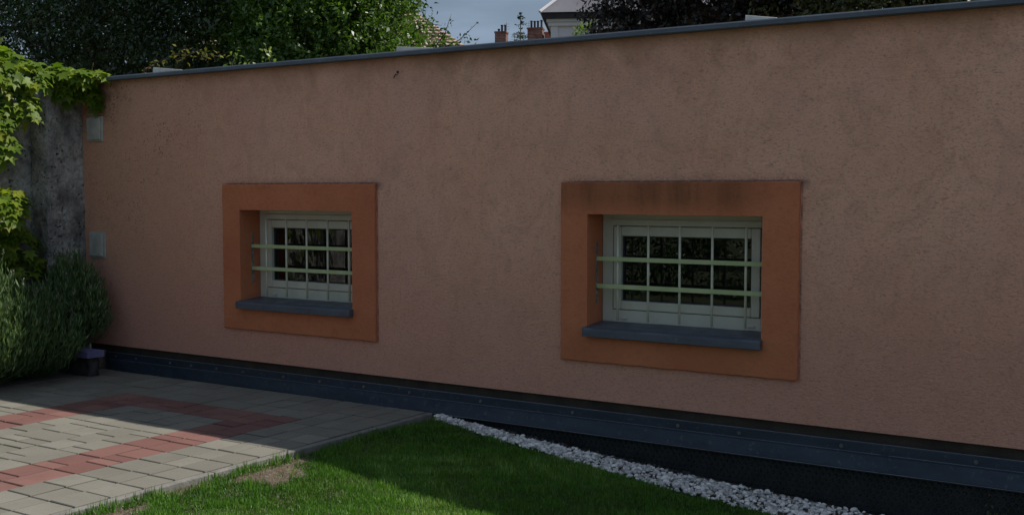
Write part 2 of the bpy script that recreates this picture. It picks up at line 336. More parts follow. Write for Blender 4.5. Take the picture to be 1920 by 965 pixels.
def pave():
    PW = .2072; ch = .005; me_v = []; me_f = []; me_m = []; rv = []; dv = []
    cols = []; x = -5.27
    edges = [-4.690, -4.905, -5.062, -5.27] + [-5.27 - PW * k for k in range(1, 33)]
    rnd = random.Random(3)
    def paver(x0, x1, y0, y1, m):
        g = rnd.uniform(.0024, .0046); dz = rnd.uniform(-.0028, .0020) - .0005; x0 += g; x1 -= g; y0 += g * 1.2; y1 -= g * 1.2
        if x1 - x0 < .02 or y1 - y0 < .02: return
        tl = [rnd.uniform(-.0016, .0012) for _ in range(4)]
        b = len(me_v)
        for q, (zz, ins) in enumerate(((-.05, 0), (-ch, 0), (0, ch))):
            for i, (px, py) in enumerate(((x0 + ins, y0 + ins), (x1 - ins, y0 + ins), (x1 - ins, y1 - ins), (x0 + ins, y1 - ins))):
                me_v.append((px + float(kx(py)), py, zz + dz + (tl[i] if q else 0)))
        for k in (0, 4):
            for i in range(4): me_f.append((b + k + i, b + k + (i + 1) % 4, b + k + 4 + (i + 1) % 4, b + k + 4 + i)); me_m.append(m)
        me_f.append((b + 8, b + 9, b + 10, b + 11)); me_m.append(m); r = rnd.random(); rv.extend([r] * 12); dv.extend([1.0] * 8 + [.12 + .25 * rnd.random() for _ in range(4)])
    for ci in range(len(edges) - 1):
        x1, x0 = edges[ci], edges[ci + 1]; xc = (x0 + x1) / 2
        y = -.085; first = True
        forced = [-.085, -.36, -.548, -.778, -1.09] + [-1.09 - .5 * PW - PW * k for k in (0, 1)]
        out = x0 > -5.28
        # joint positions: whole courses, with runs of shifted pieces in between
        ys = [-.118]
        if out:
            base = [-.118, -.28, -.487, -.694, -.90, -1.11, -1.316]; t = -1.316
            while t > -5.8: t -= PW if ci != 0 or rnd.random() > .12 else PW; base.append(t)
            ys = base if ci != 1 else [b_ for b_ in base]
        else:
            ys = [-.118, -.32, -.55, -.778, -.93 if ci % 2 else -.985, -1.09, -1.215 if ci % 3 else -1.32, -1.42, -1.63]
            t = -1.63
            while t > -5.8:
                for_end = t - PW * 3
                pat = rnd.choice([(1, 1, 1), (.5, 1, 1, .5), (.5, 1, 1, .5), (1, .5, 1, .5), (1.5, 1.5), (.5, 1, 1.5), (1, 1.5, .5)])
                for p_ in pat: t -= PW * p_; ys.append(t)
                t = for_end; ys[-1] = t
        for a_, b_ in zip(ys[:-1], ys[1:]):
            yc = (a_ + b_) / 2
            red = (-5.69 < xc < -5.27 and yc < -.778) or (-7.13 < xc < -6.72 and yc < -.778) or (-7.13 < xc < -5.27 and -1.09 < yc < -.778)
            # near the wall the pieces lie the other way: some columns joined
            paver(x0, x1, b_, a_, 1 if red else 0)
    me = bpy.data.meshes.new('paving'); me.from_pydata(me_v, [], me_f); me.polygons.foreach_set('material_index', me_m)
    a = me.attributes.new('rnd', 'FLOAT', 'POINT'); a.data.foreach_set('value', rv)
    a = me.attributes.new('dirt', 'FLOAT', 'POINT'); a.data.foreach_set('value', dv)
    # slight unevenness of the laid surface
    o = link('paving', me, [M['pgrey'], M['pred']]); tag(o, kind='structure')
pave()
mb = MB(); mb.box(-3.2, 9, -13, -7.6, -.5, .02); tag(mb.build('bounce_slab', M['kerb']), kind='structure')  # unseen pale slab behind the camera, added to bounce sunlight onto the wall
# kerb: a thin concrete edging strip
mb = MB(); y = -.12
while y > -5.9:
    y2 = max(y - 1.0, -6.0); k0, k1 = float(kx(y2)), float(kx(y)); a_, b_ = y2 + .003, y; zt = -.004 + random.uniform(-.003, .001)
    mb.add([(-4.687 + k0, a_, -.16), (-4.635 + k0, a_, -.16), (-4.635 + k1, b_, -.16), (-4.687 + k1, b_, -.16), (-4.687 + k0, a_, zt), (-4.635 + k0, a_, zt), (-4.635 + k1, b_, zt), (-4.687 + k1, b_, zt)], [(0, 3, 2, 1), (4, 5, 6, 7), (0, 1, 5, 4), (1, 2, 6, 5), (2, 3, 7, 6), (3, 0, 4, 7)]); y = y2
tag(mb.build('kerb', M['kerb'], None, .006), kind='structure')

# ---------------------------------------------------------------- garden building
XL, XR, TOP = -8.60, 3.2, 2.60
B = thing('garden_building', 'long low building with salmon rough render, two barred windows in terracotta surrounds', 'building', (-2.7, 1.2, 0))
OPS = [(-6.565, -5.362, .70, 1.455), (-3.320, -2.117, .70, 1.455)]
def slab_holes(mb, x0, x1, z0, z1, y0, y1, holes):
    xs = sorted({x0, x1, *[h[0] for h in holes], *[h[1] for h in holes]}); zs = sorted({z0, z1, *[h[2] for h in holes], *[h[3] for h in holes]})
    inside = lambda x, z: any(h[0] < x < h[1] and h[2] < z < h[3] for h in holes)
    for i in range(len(xs) - 1):
        for j in range(len(zs) - 1):
            a, b, c, d = xs[i], xs[i + 1], zs[j], zs[j + 1]
            if inside((a + b) / 2, (c + d) / 2): continue
            mb.add([(a, y0, c), (b, y0, c), (b, y0, d), (a, y0, d)], [(0, 1, 2, 3)]); mb.add([(a, y1, c), (b, y1, c), (b, y1, d), (a, y1, d)], [(0, 3, 2, 1)])
    for (a, b, c, d) in [*holes]:
        mb.add([(a, y0, c), (b, y0, c), (b, y0, d), (a, y0, d), (a, y1, c), (b, y1, c), (b, y1, d), (a, y1, d)], [(0, 4, 5, 1), (1, 5, 6, 2), (2, 6, 7, 3), (3, 7, 4, 0)])
    a, b, c, d = x0, x1, z0, z1
    mb.add([(a, y0, c), (b, y0, c), (b, y0, d), (a, y0, d), (a, y1, c), (b, y1, c), (b, y1, d), (a, y1, d)], [(0, 1, 5, 4), (1, 2, 6, 5), (2, 3, 7, 6), (3, 0, 4, 7)])
mb = MB(); slab_holes(mb, XL, XR, .20, TOP, 0, .30, [(a - .004, b + .004, c - .004, d + .004) for a, b, c, d in OPS])
mb.box(XL, XL + .25, .30, 2.8, .2, TOP); mb.box(XR - .25, XR, .30, 2.8, .2, TOP); mb.box(XL + .25, XR - .25, 2.55, 2.8, .2, TOP)
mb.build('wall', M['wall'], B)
mb = MB(); mb.box(XL + .01, XR - .01, .03, 2.78, -.9, .199); mb.build('plinth', M['plinth'], B)
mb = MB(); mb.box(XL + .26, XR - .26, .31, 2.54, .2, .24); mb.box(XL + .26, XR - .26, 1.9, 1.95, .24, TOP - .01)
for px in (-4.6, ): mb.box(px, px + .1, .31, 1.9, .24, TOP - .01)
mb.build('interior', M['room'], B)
mb = MB(); mb.box(XL - .02, XR + .05, -.03, 2.85, TOP + .001, TOP + .028); mb.build('roof', M['roof'], B)
# roof edge: drip profile
mb = MB(); mb.extrude_x([(-.030, 2.640), (-.052, 2.637), (-.060, 2.628), (-.062, 2.603), (-.056, 2.597), (-.052, 2.603), (-.050, 2.626), (-.031, 2.630)], XL - .03, XR + .06)
mb.add([(XL - .03, -.030, 2.6405), (XR + .06, -.030, 2.6405), (XR + .06, .35, 2.634), (XL - .03, .35, 2.634)], [(0, 1, 2, 3)])
mb.build('roof_edge', M['drip'], B)
for x0, x1, h in ((-7.60, -7.24, .046), (-4.925, -4.60, .036), (-2.247, -2.05, .036)):
    mb = MB(); z = 2.641
    mb.add([(x0, -.02, z), (x1, -.02, z), (x1, .30, z), (x0, .30, z), (x0, -.015, z + h), (x1, -.015, z + .004), (x1, .30, z + .004), (x0, .30, z + h)],
           [(0, 3, 2, 1), (4, 5, 6, 7), (0, 1, 5, 4), (1, 2, 6, 5), (2, 3, 7, 6), (3, 0, 4, 7)])
    mb.build('roof_flashing', M['cap'], B, .002)
# a hole with a bit of wire high up in the render
mb = MB(); mb.tube([(-4.93, -.001, 2.47), (-4.935, -.012, 2.475), (-4.945, -.02, 2.455), (-4.948, -.02, 2.443)], .004, 6)
mb.tube([(-4.925, .0, 2.49), (-4.925, -.004, 2.49)], .011, 9); mb.build('wire_hook', M['pot'], B)

def rough_ring(o, amp=.003):
    pass
for wi, (x0, x1, z0, z1) in enumerate(OPS):
    dx = x0 + 3.320
    # surround: raised band round the opening with the painted reveal behind it
    mb = MB(); ox0, ox1, oz0, oz1 = -3.524 + dx, -1.892 + dx, .462, 1.665
    slab = []
    yf = -.026
    def edge(a, b, n, fixed, axis):
        return [(a + (b - a) * i / n) for i in range(n + 1)]
    n = 40; rr = random.Random(20 + wi)
    outer = [(ox0 + (ox1 - ox0) * i / n, oz0) for i in range(n)] + [(ox1, oz0 + (oz1 - oz0) * i / n) for i in range(n)] + [(ox1 - (ox1 - ox0) * i / n, oz1) for i in range(n)] + [(ox0, oz1 - (oz1 - oz0) * i / n) for i in range(n)]
    inner = [(x0 + (x1 - x0) * i / n, z0) for i in range(n)] + [(x1, z0 + (z1 - z0) * i / n) for i in range(n)] + [(x1 - (x1 - x0) * i / n, z1) for i in range(n)] + [(x0, z1 - (z1 - z0) * i / n) for i in range(n)]
    K = 4 * n
    jo = [(x + rr.uniform(-.0022, .0022), z + rr.uniform(-.0022, .0022)) for x, z in outer]
    ji = [(x + rr.uniform(-.001, .001), z + rr.uniform(-.001, .001)) for x, z in inner]
    rings = [[(x, 0, z) for x, z in jo], [(x, yf + .006, z) for x, z in jo],
             [(x + (.006 if x < (ox0 + ox1) / 2 else -.006) * (abs(x - (ox0 + ox1) / 2) > .8), yf, z + (.006 if z < 1 else -.006) * (abs(z - 1.06) > .59)) for x, z in jo],
             [(x, yf, z) for x, z in ji], [(x, .004, z) for x, z in inner], [(x, .199, z) for x, z in inner]]
    v = [p for r_ in rings for p in r_]; f = []
    for q in range(len(rings) - 1):
        for k in range(K): f.append((q * K + k, q * K + (k + 1) % K, (q + 1) * K + (k + 1) % K, (q + 1) * K + k))
    mb.add(v, f); mb.build('window_surround', M['band'], B)
    # window: casing, sash, pane, sill
    def ringbox(mb, a, b, c, d, t, y0, y1, tb=None):
        l_, r_, bo, to = t
        mb.box(a, a + l_, y0, y1, c, d); mb.box(b - r_, b, y0, y1, c, d); mb.box(a + l_, b - r_, y0, y1, c, c + bo); mb.box(a + l_, b - r_, y0, y1, d - to, d)
    mb = MB(); ringbox(mb, x0 + .002, x1 - .002, z0 + .002, z1 - .002, (.078, .078, .098, .078), .200, .275)
    mb.box(x0 + .06, x1 - .06, .188, .200, z1 - .045, z1 - .037)
    W = mb.build('window', M['pvc'], B, .003)
    mb = MB(); ringbox(mb, x0 + .086, x1 - .086, z0 + .104, z1 - .084, (.058, .058, .060, .066), .192, .262); mb.build('sash', M['pvc'], W, .007)
    mb = MB(); ringbox(mb, x0 + .1445, x1 - .1445, z0 + .1645, z1 - .1505, (.008, .008, .008, .008), .222, .24); mb.build('gasket', M['pot'], W)
    mb = MB(); mb.box(x0 + .146, x1 - .146, .236, .240, z0 + .166, z1 - .152); mb.build('pane', M['glass'], W)
    for xx in (x0 + .17, x1 - .14):
        mb = MB(); mb.box(xx - .022, xx + .022, .190, .1995, z0 + .038, z0 + .052); mb.build('drain_cap', M['pvc'], W, .003)
    mb = MB(); a, b = x0 - .012, x1 + .010; n = 16
    rr2 = random.Random(wi + 7)
    prof = [(.196, z0 + .020), (.10, z0 + .013), (-.024, z0 + .0045), (-.064, z0 - .006), (-.073, z0 - .014), (-.076, z0 - .058), (-.068, z0 - .062)]
    v = []; f = []
    xsn = [x0 + .0015 + (x1 - x0 - .003) * i / n for i in range(n + 1)]
    for i in range(n + 1):
        for j, (yy, zz) in enumerate(prof):
            xx = xsn[i]
            if yy < -.03 and i == 0: xx = a
            if yy < -.03 and i == n: xx = b
            v.append((xx, yy, zz + rr2.uniform(-.0012, .0012) + (.006 if (yy < -.06 and yy > -.07 and i in (0,)) else 0)))
    P_ = len(prof)
    for i in range(n):
        for j in range(P_ - 1): f.append((i * P_ + j, (i + 1) * P_ + j, (i + 1) * P_ + j + 1, i * P_ + j + 1))
    mb.add(v, f)
    s_ = mb.build('sill', M['sill'], W); md = s_.modifiers.new('s', 'SOLIDIFY'); md.thickness = .002; md.offset = -1
    for sx, q in ((a, 1), (b, -1)):   # upturned ends
        mb = MB(); mb.box(min(sx, sx + q * .004), max(sx, sx + q * .004), -.074, -.029, z0 - .06, z0 - .004); mb.build('sill_end', M['sill'], W)
    # grille
    G = bpy.data.objects.new('window_grille', None); COL.objects.link(G); G.parent = B
    for xw, q in ((x0, 1), (x1, -1)):
        mb = MB(); mb.box(min(xw, xw + q * .005), max(xw, xw + q * .005), .100, .130, .845, 1.262)
        for zz in (.872, .945, 1.085, 1.235): mb.tube([(xw + q * .005, .115, zz), (xw + q * .010, .115, zz)], .008, 8)
        mb.build('mounting_plate', M['plate'], G, .0015)
    for zz, hh in ((1.152, .029), (.966, .030)):
        mb = MB(); mb.box(x0 + .006, x1 - .006, .100, .116, zz - hh / 2, zz + hh / 2); mb.build('horizontal_bar', M['rail'], G, .002)
    for k in range(5):
        xx = x0 + .155 + .2235 * k
        mb = MB(); mb.tube([(xx, .1235, .738), (xx, .1235, 1.378)], .0088, 8); mb.build('vertical_bar', M['bar'], G, 0, True)

# metal flashing at the foot of the wall, in lapped lengths
mb = MB(); seams = [XL + .15, -7.45, -5.4, -3.4, -1.35, .65, 2.6]
for i in range(len(seams) - 1):
    o_ = .0016 * (i % 2); a, b = seams[i] - .04, seams[i + 1]
    mb.extrude_x([(.028, .132), (-.012 - o_, .137), (-.016 - o_, .132), (-.019 - o_, .078), (-.040 - o_, .070), (-.066 - o_, -.012), (-.062 - o_, -.026), (-.056 - o_, -.024), (-.060 - o_, -.012), (-.036 - o_, .066), (-.015 - o_, .074), (-.010 - o_, .130)], a, b)
FL = mb.build('base_flashing', M['flash'], B)
for yy, zz in ((-.0125, .1375), (-.0195, .0765), (-.0655, -.018)):
    mb = MB()
    for i in range(len(seams) - 1):
        o_ = .0016 * (i % 2); mb.tube([(seams[i] - .038, yy - o_, zz), (seams[i + 1] - .042, yy - o_, zz)], .0022, 6)
    mb.build('highlight_bead', M['bead'], FL)  # thin pale tubes added as painted highlights along the flashing edges
for xs_ in (-8.18, -7.9, -7.45, -7.18, -6.87, -6.56, -6.1, -5.71, -5.26, -4.82, -4.18, -3.43, -2.66, -2.25, -1.62, -.88, -.2, .5, 1.3):
    mb = MB(); mb.tube([(xs_, -.018, .103), (xs_, -.0235, .103)], .012, 10); mb.tube([(xs_, -.0235, .103), (xs_, -.030, .103)], .0075, 6); mb.build('screw', M['screw'], FL)
# studded membrane on the foundation
mb = MB(); mb.box(-4.60, 2.9, -.022, -.014, -.75, .02)
v0 = []
for j, z in enumerate(np.arange(-.50, -.0, .030)):
    for i, x in enumerate(np.arange(-4.57 + (j % 2) * .02, 2.0, .04)):
        if z < float(gz(x, -.1)) - .03: continue
        q = 5; vv = [(x + .0125 * math.cos(2 * math.pi * k / q), -.022, z + .0125 * math.sin(2 * math.pi * k / q)) for k in range(q)] + [(x + .0075 * math.cos(2 * math.pi * k / q), -.031, z + .0075 * math.sin(2 * math.pi * k / q)) for k in range(q)]
        mb.add(vv, [(k, (k + 1) % q, q + (k + 1) % q, q + k) for k in range(q)] + [tuple(range(q, 2 * q))])
mb.build('studded_membrane', M['dimple'], B)
mb = MB(); mb.box(XL, -4.62, -.113, -.0225, -.5, -.032); mb.build('gap_shadow_strip', M['dimple'], B)  # black strip added below the flashing, in place of the gap's shadow

# ---------------------------------------------------------------- wall boxes
for (z0, z1, lab) in ((2.064, 2.29, 'upper pale wall box by the building corner, right under the hanging creeper'), (.998, 1.238, 'lower pale wall box by the building corner, just above the lavender')):
    T = thing('wall_box', lab, 'wall box', (-8.41, 0, z0), 'pale boxes on the left end of the wall')
    mb = MB(); mb.box(-8.515, -8.300, -.014, -.001, z0, z1); mb.build('frame', M['box'], T, .003)
    mb = MB(); mb.box(-8.503, -8.322, -.034, -.0145, z0 + .016, z1 - .014); mb.build('cover', M['box'], T, .005)
    mb = MB()
    for k in range(9): xx = -8.492 + .018 * k; mb.box(xx, xx + .008, -.0375, -.0345, z0 + .03, z1 - .028)
    mb.build('ribs', M['box'], T)

# ---------------------------------------------------------------- rough concrete boundary wall (pillar, panel)
def noisy_box(x0, x1, y0, y1, z0, z1, step, amp, seed):
    bm = bmesh.new(); bmesh.ops.create_cube(bm, size=1)
    for v in bm.verts: v.co = Vector(((x0 + x1) / 2 + v.co.x * (x1 - x0), (y0 + y1) / 2 + v.co.y * (y1 - y0), (z0 + z1) / 2 + v.co.z * (z1 - z0)))
    for ax, (a, b) in enumerate(((x0, x1), (y0, y1), (z0, z1))):
        n = max(1, int((b - a) / step))
        for i in range(1, n):
            no = Vector((0, 0, 0)); no[ax] = 1; co = Vector((0, 0, 0)); co[ax] = a + (b - a) * i / n
            bmesh.ops.bisect_plane(bm, geom=bm.verts[:] + bm.edges[:] + bm.faces[:], plane_co=co, plane_no=no)
    from mathutils import noise as NZ
    for v in bm.verts:
        p = v.co * 6 + Vector((seed, 0, 0)); q = v.co * 22
        v.co += NZ.noise_vector(p) * amp + NZ.noise_vector(q) * amp * .45
    me = bpy.data.meshes.new('m'); bm.to_mesh(me); bm.free(); return me
CW = thing('boundary_wall', 'rough grey concrete boundary wall with a pitted pillar at the building corner', 'wall', (-8.8, -1.0, 0))
link('pillar', noisy_box(-8.98, -8.600, -.38, .02, -.1, 2.60, .022, .016, 1), M['concrete'], CW, True)
link('panel', noisy_box(-8.98, -8.82, -5.5, -.375, -.1, 2.42, .06, .010, 4), M['concrete'], CW, True)
link('lower_kerb', noisy_box(-8.74, -8.60, -5.5, -.385, -.1, .30, .08, .008, 9), M['concrete'], CW, True)

# ---------------------------------------------------------------- planter by the corner
PL = thing('stone_planter', 'low rough concrete planter with a lilac top slab at the foot of the lavender', 'planter', (-8.25, -.3, 0))
link('planter_wall', noisy_box(-8.58, -7.955, -.455, -.37, -.02, .165, .03, .006, 3), M['rubble'], PL, True)
link('soil', noisy_box(-8.58, -8.22, -.375, -.09, -.02, .17, .05, .012, 6), M['soil'], PL, True)
mb = MB(); mb.add([(-8.60, -.51, .168), (-7.92, -.51, .166), (-7.90, -.35, .166), (-8.60, -.34, .168), (-8.60, -.51, .232), (-7.92, -.51, .226), (-7.90, -.35, .226), (-8.60, -.34, .232)],
    [(0, 3, 2, 1), (4, 5, 6, 7), (0, 1, 5, 4), (1, 2, 6, 5), (2, 3, 7, 6), (3, 0, 4, 7)]); mb.build('top_slab', M['slab'], PL, .006)

# ---------------------------------------------------------------- plants
LEAF = ([(0, 0, 0), (.28, .35, .06), (0, .45, -.03), (-.28, .35, .06), (.2, .75, .02), (0, 1, -.10), (-.2, .75, .02)],
        [(0, 1, 2, 2), (0, 2, 3, 3), (2, 1, 4, 5), (2, 5, 6, 3)])
LEAFV = [(0, 0, 0), (.26, .4, .07), (0, 1, -.08), (-.26, .4, .07)]; LEAFF = [(0, 1, 2, 3)]
def rand_dirs(n):
    d = rng.normal(size=(n, 3)); return d / np.linalg.norm(d, axis=1, keepdims=True)
def crown(name, mat, parent, blobs, n_clump, per, csize, leaf, up_bias=.5, shell=.55, droop=.2):
    """blobs: (cx,cy,cz, rx,ry,rz). Sprays of leaves spread through the volume, denser towards the outside"""
    vol = np.array([b[3] * b[4] * b[5] for b in blobs]); pick = rng.choice(len(blobs), n_clump, p=vol / vol.sum())
    bl = np.array(blobs)[pick]; d = rand_dirs(n_clump); r = shell + (1.03 - shell) * rng.random(n_clump) ** .8
    wob = 1 + .10 * np.sin(d[:, 0] * 7 + bl[:, 0]) * np.cos(d[:, 2] * 6 + bl[:, 1]) + .07 * rng.normal(size=n_clump)
    c = bl[:, :3] + d * (r * wob)[:, None] * bl[:, 3:]
    # each clump is a short twig pointing outwards and up
    tw = d + np.array([0, 0, up_bias]) + .55 * rand_dirs(n_clump); tw /= np.linalg.norm(tw, axis=1, keepdims=True)
    n = n_clump * per; t = rng.random(n); ci = np.repeat(np.arange(n_clump), per); L_ = csize * (.6 + .8 * rng.random(n_clump))
    pos = c[ci] + tw[ci] * (t * L_[ci])[:, None] + rng.normal(size=(n, 3)) * (.16 * csize)
    dr = tw[ci] * .5 + rand_dirs(n) * 1.0 + np.array([0, 0, -droop]); nm = np.array([0, 0, .9]) + .8 * rand_dirs(n) + .35 * d[ci]
    rc = rng.random(n_clump); rnd = np.clip(.55 * rc[ci] + .45 * rng.random(n), 0, 1)
    return scatter_mesh(name, LEAFV, LEAFF, pos, frames(dr, nm), leaf * (.65 + .7 * rng.random(n)), mat, parent, rnd=rnd)
def trunk_mesh(parent, base, top, r, targets, name='trunk'):
    mb = MB(); b = Vector(base); t = Vector(top); mid = b.lerp(t, .5) + Vector((random.uniform(-.1, .1), random.uniform(-.1, .1), 0))
    mb.tube([b, mid, t], [r, r * .8, r * .5], 9)
    for q in targets:
        q = Vector(q); s = b.lerp(t, random.uniform(.45, .95)); m = s.lerp(q, .5) + Vector((0, 0, .15)); mb.tube([s, m, q], [r * .4, r * .25, r * .08], 6)
    return mb.build(name, M['bark'], parent, 0, True)
def tree(name, label, cat, mat, base, blobs, n_clump, per, csize, leaf, group=None, r=.12, **k):
    T = thing(name, label, cat, base, group); zt = sum(b[2] for b in blobs) / len(blobs)
    trunk_mesh(T, base, (base[0] + .1, base[1], zt), r, [(b[0] + random.uniform(-.6, .6) * b[3], b[1] + random.uniform(-.5, .5) * b[4], b[2] + random.uniform(-.3, .5) * b[5]) for b in blobs for _ in range(3)])
    crown('crown', mat, T, blobs, n_clump, per, csize, leaf, **k); return T
G_ = 'trees standing behind the low building'
tree('evergreen_tree', 'big dark evergreen tree with glossy leaves, in the top left corner behind the creeper', 'tree', M['laurel'], (-15.2, 5.0, -.06),
     [(-16.5, 5.0, 4.2, 2.3, 1.7, 2.4), (-14.0, 4.6, 4.6, 2.0, 1.6, 2.2), (-12.4, 4.3, 4.3, 1.6, 1.5, 1.9), (-14.3, 5.0, 6.4, 2.6, 1.6, 1.6),(-13.2, 6.2, 5.0, 2.2, 1.0, 2.6), (-16.6, 6.5, 5.5, 2.6, 1.0, 2.8), (-18.6, 6.0, 4.6, 2.2, 1.2, 2.6), (-17.4, 4.7, 3.7, 1.7, 1.0, 1.8)], 11000, 13, .34, .072, G_, .2)
tree('evergreen_tree', 'dense dark green tree rising over the wall above the left window', 'tree', M['laurel'], (-10.6, 4.2, -.06),
     [(-11.0, 3.9, 4.1, 1.5, 1.1, 1.5), (-9.9, 4.3, 4.6, 1.5, 1.2, 1.5), (-11.4, 4.2, 5.7, 1.5, 1.2, 1.2), (-10.9, 5.6, 4.6, 2.0, .7, 2.0)], 6200, 13, .30, .066, G_, .14)
tree('privet_tree', 'bright sunlit green tree beside the open sky, left of the chimneys', 'tree', M['privet'], (-8.2, 3.9, -.06),
     [(-8.75, 3.6, 3.45, .95, .9, 1.1), (-8.85, 3.9, 4.5, 1.0, .9, 1.0), (-9.3, 3.7, 3.4, 1.0, .8, 1.1), (-7.6, 3.6, 2.75, .5, .5, .4), (-7.45, 3.6, 2.9, .42, .4, .42)], 4200, 13, .24, .062, G_, .1)
# sprigs reaching out of it over the roof are its branches
def sprig(parent, pts, mat, n, leaf, r=.008, spread=.03):
    mb = MB(); mb.tube(pts, [r, r * .7, r * .35][:len(pts)] if len(pts) == 3 else r, 5); o = mb.build('branch', M['bark'], parent, 0, True)
    P_ = np.array(pts); t = rng.random(n) * (len(pts) - 1); i = np.minimum(t.astype(int), len(pts) - 2); q = (t - i)[:, None]
    pos = P_[i] * (1 - q) + P_[i + 1] * q + rng.normal(size=(n, 3)) * spread; ax = P_[i + 1] - P_[i]; ax = ax / np.linalg.norm(ax, axis=1, keepdims=True)
    scatter_mesh('leaves', LEAFV, LEAFF, pos, frames(ax * .7 + rand_dirs(n), np.array([0, 0, 1.]) + rand_dirs(n)), leaf * (.6 + .7 * rng.random(n)), mat, o)
# pixel ray helper only used to find real positions at a chosen depth
CP = np.array([0, -6.36, 1.6]); ya, pi_ = R(31.7), R(3.49)
FW = np.array([-math.sin(ya) * math.cos(pi_), math.cos(ya) * math.cos(pi_), -math.sin(pi_)]); RT = np.array([math.cos(ya), math.sin(ya), 0]); UP = np.cross(RT, FW)
def at(x, y, d): return tuple(CP + (FW + RT * (x - 960) / 2000 - UP * (y - 482.5) / 2000) * d)
pt = [o for o in COL.objects if o.name == 'privet_tree'][0]
for pts, n in (([(815, 90), (835, 62), (846, 27)], 26), ([(820, 95), (862, 75), (897, 41)], 34), ([(700, 60), (770, 20), (800, -10)], 40), ([(880, 100), (886, 90), (893, 80)], 8), ([(760, 60), (800, 45), (828, 48)], 26), ([(770, 85), (812, 66), (838, 72)], 70), ([(780, 96), (825, 84), (856, 92)], 80), ([(765, 70), (790, 50), (812, 36)], 64)):
    sprig(pt, [at(*p, 12.6) for p in pts], M['laurel'] if n < 60 else M['privet'], n, .05)

tree('plum_tree', 'very dark plum leaved tree right beside the white house', 'tree', M['purple'], (-4.0, 5.2, -.06),
     [(-5.22, 4.9, 3.9, .52, .6, .9), (-5.22, 4.9, 3.8, .5, .6, .9), (-5.0, 5.1, 3.7, .55, .6, .9), (-4.3, 5.2, 4.1, 1.0, 1.0, 1.3), (-3.2, 5.4, 4.2, 1.2, 1.0, 1.3), (-4.0, 6.2, 4.1, 1.4, .5, 1.4)], 5600, 13, .26, .062, G_, .12)
tree('beech_tree', 'mixed green and bronze leaved tree peeping over the right half of the wall', 'tree', M['mixed'], (-1.9, 5.0, -.06),
     [(-2.6, 4.9, 3.6, 1.1, .9, 1.2), (-1.5, 5.0, 3.5, 1.1, .9, 1.1), (-.6, 5.2, 3.0, 1.0, .8, .75), (-1.6, 6.0, 3.7, 1.8, .5, 1.3)], 4600, 12, .24, .06, G_, .1)
tree('lime_bush', 'small lime green bush glowing in the sun before the white house', 'bush', M['lime'], tuple(np.array(at(1085, 70, 17)) * (1, 1, 0) + (0, 0, -.06)),
     [(*at(1096, 68, 17), .14, .2, .16), (*at(1084, 82, 17), .12, .2, .10)], 75, 10, .07, .042, None, .03)
# shoots just above the roof edge on the left
for nm, lab, pts, mt in (('bronze_shoot', 'arching bronze and yellow shoot above the roof edge at the left', [(270, 132), (320, 104), (352, 98)], 'bronze'), ('bronze_shoot', 'longer bronze shoot drooping towards the right above the roof edge', [(330, 112), (372, 96), (414, 108)], 'bronze'),
                         ('green_shoot', 'upright lime shoot standing just behind the roof edge', [(508, 132), (505, 110), (497, 84)], 'lime'), ('green_shoot', 'low leafy lime tuft at the roof edge, left of the upright shoot', [(478, 135), (468, 126), (455, 122)], 'lime'),
                         ('green_shoot', 'leafy green shoot hanging left of the lime tuft', [(432, 140), (436, 118), (445, 100)], 'lime')):
    T = thing(nm, lab, 'shoot', at(pts[0][0], pts[0][1] + 60, 10.6)); P3 = [at(*p, 10.6) for p in pts]
    mb = MB(); mb.tube([tuple(T.location), P3[0], P3[1], P3[2]], [.008, .006, .004, .002], 5); st = mb.build('stem', M['bark'], T, 0, True)
    P_ = np.array(P3); n = 34; t = rng.random(n) * 2; i = np.minimum(t.astype(int), 1); q = (t - i)[:, None]
    pos = P_[i] * (1 - q) + P_[i + 1] * q + rng.normal(size=(n, 3)) * .035
    scatter_mesh('foliage', LEAFV, LEAFF, pos, frames(rand_dirs(n) + np.array([.2, -.1, -.4]), np.array([0, -.3, 1.]) + .7 * rand_dirs(n)), .052 * (.6 + .7 * rng.random(n)), M[mt], T)

# trees in the garden behind the photographer, seen mirrored in the panes
tree('garden_hedge', 'dark garden hedge that shows mirrored low in both windows', 'hedge', M['laurel'], (-8.5, -9.3, -.06),
     [(-12.5, -9.6, .9, 1.6, .6, 1.1), (-10.2, -9.4, 1.0, 1.6, .6, 1.2), (-7.8, -9.3, .9, 1.6, .6, 1.15), (-5.6, -9.3, .95, 1.3, .6, 1.1)], 2600, 9, .3, .085, None, .05)
tree('garden_tree', 'leafy garden tree that shows mirrored in the left window', 'tree', M['privet'], (-12.0, -12.5, -.06),
     [(-11.5, -12.5, 2.6, 2.2, 1.2, 1.8), (-14.3, -12.8, 2.4, 1.8, 1.2, 1.8)], 1700, 9, .4, .11, 'garden trees mirrored in the panes', .14)
tree('garden_tree', 'darker garden tree that shows mirrored in the right window', 'tree', M['laurel'], (-8.2, -14.5, -.06),
     [(-8.3, -14.5, 2.8, 2.1, 1.2, 2.2), (-5.6, -14.7, 2.4, 1.6, 1.1, 1.9)], 1500, 9, .4, .11, 'garden trees mirrored in the panes', .14)

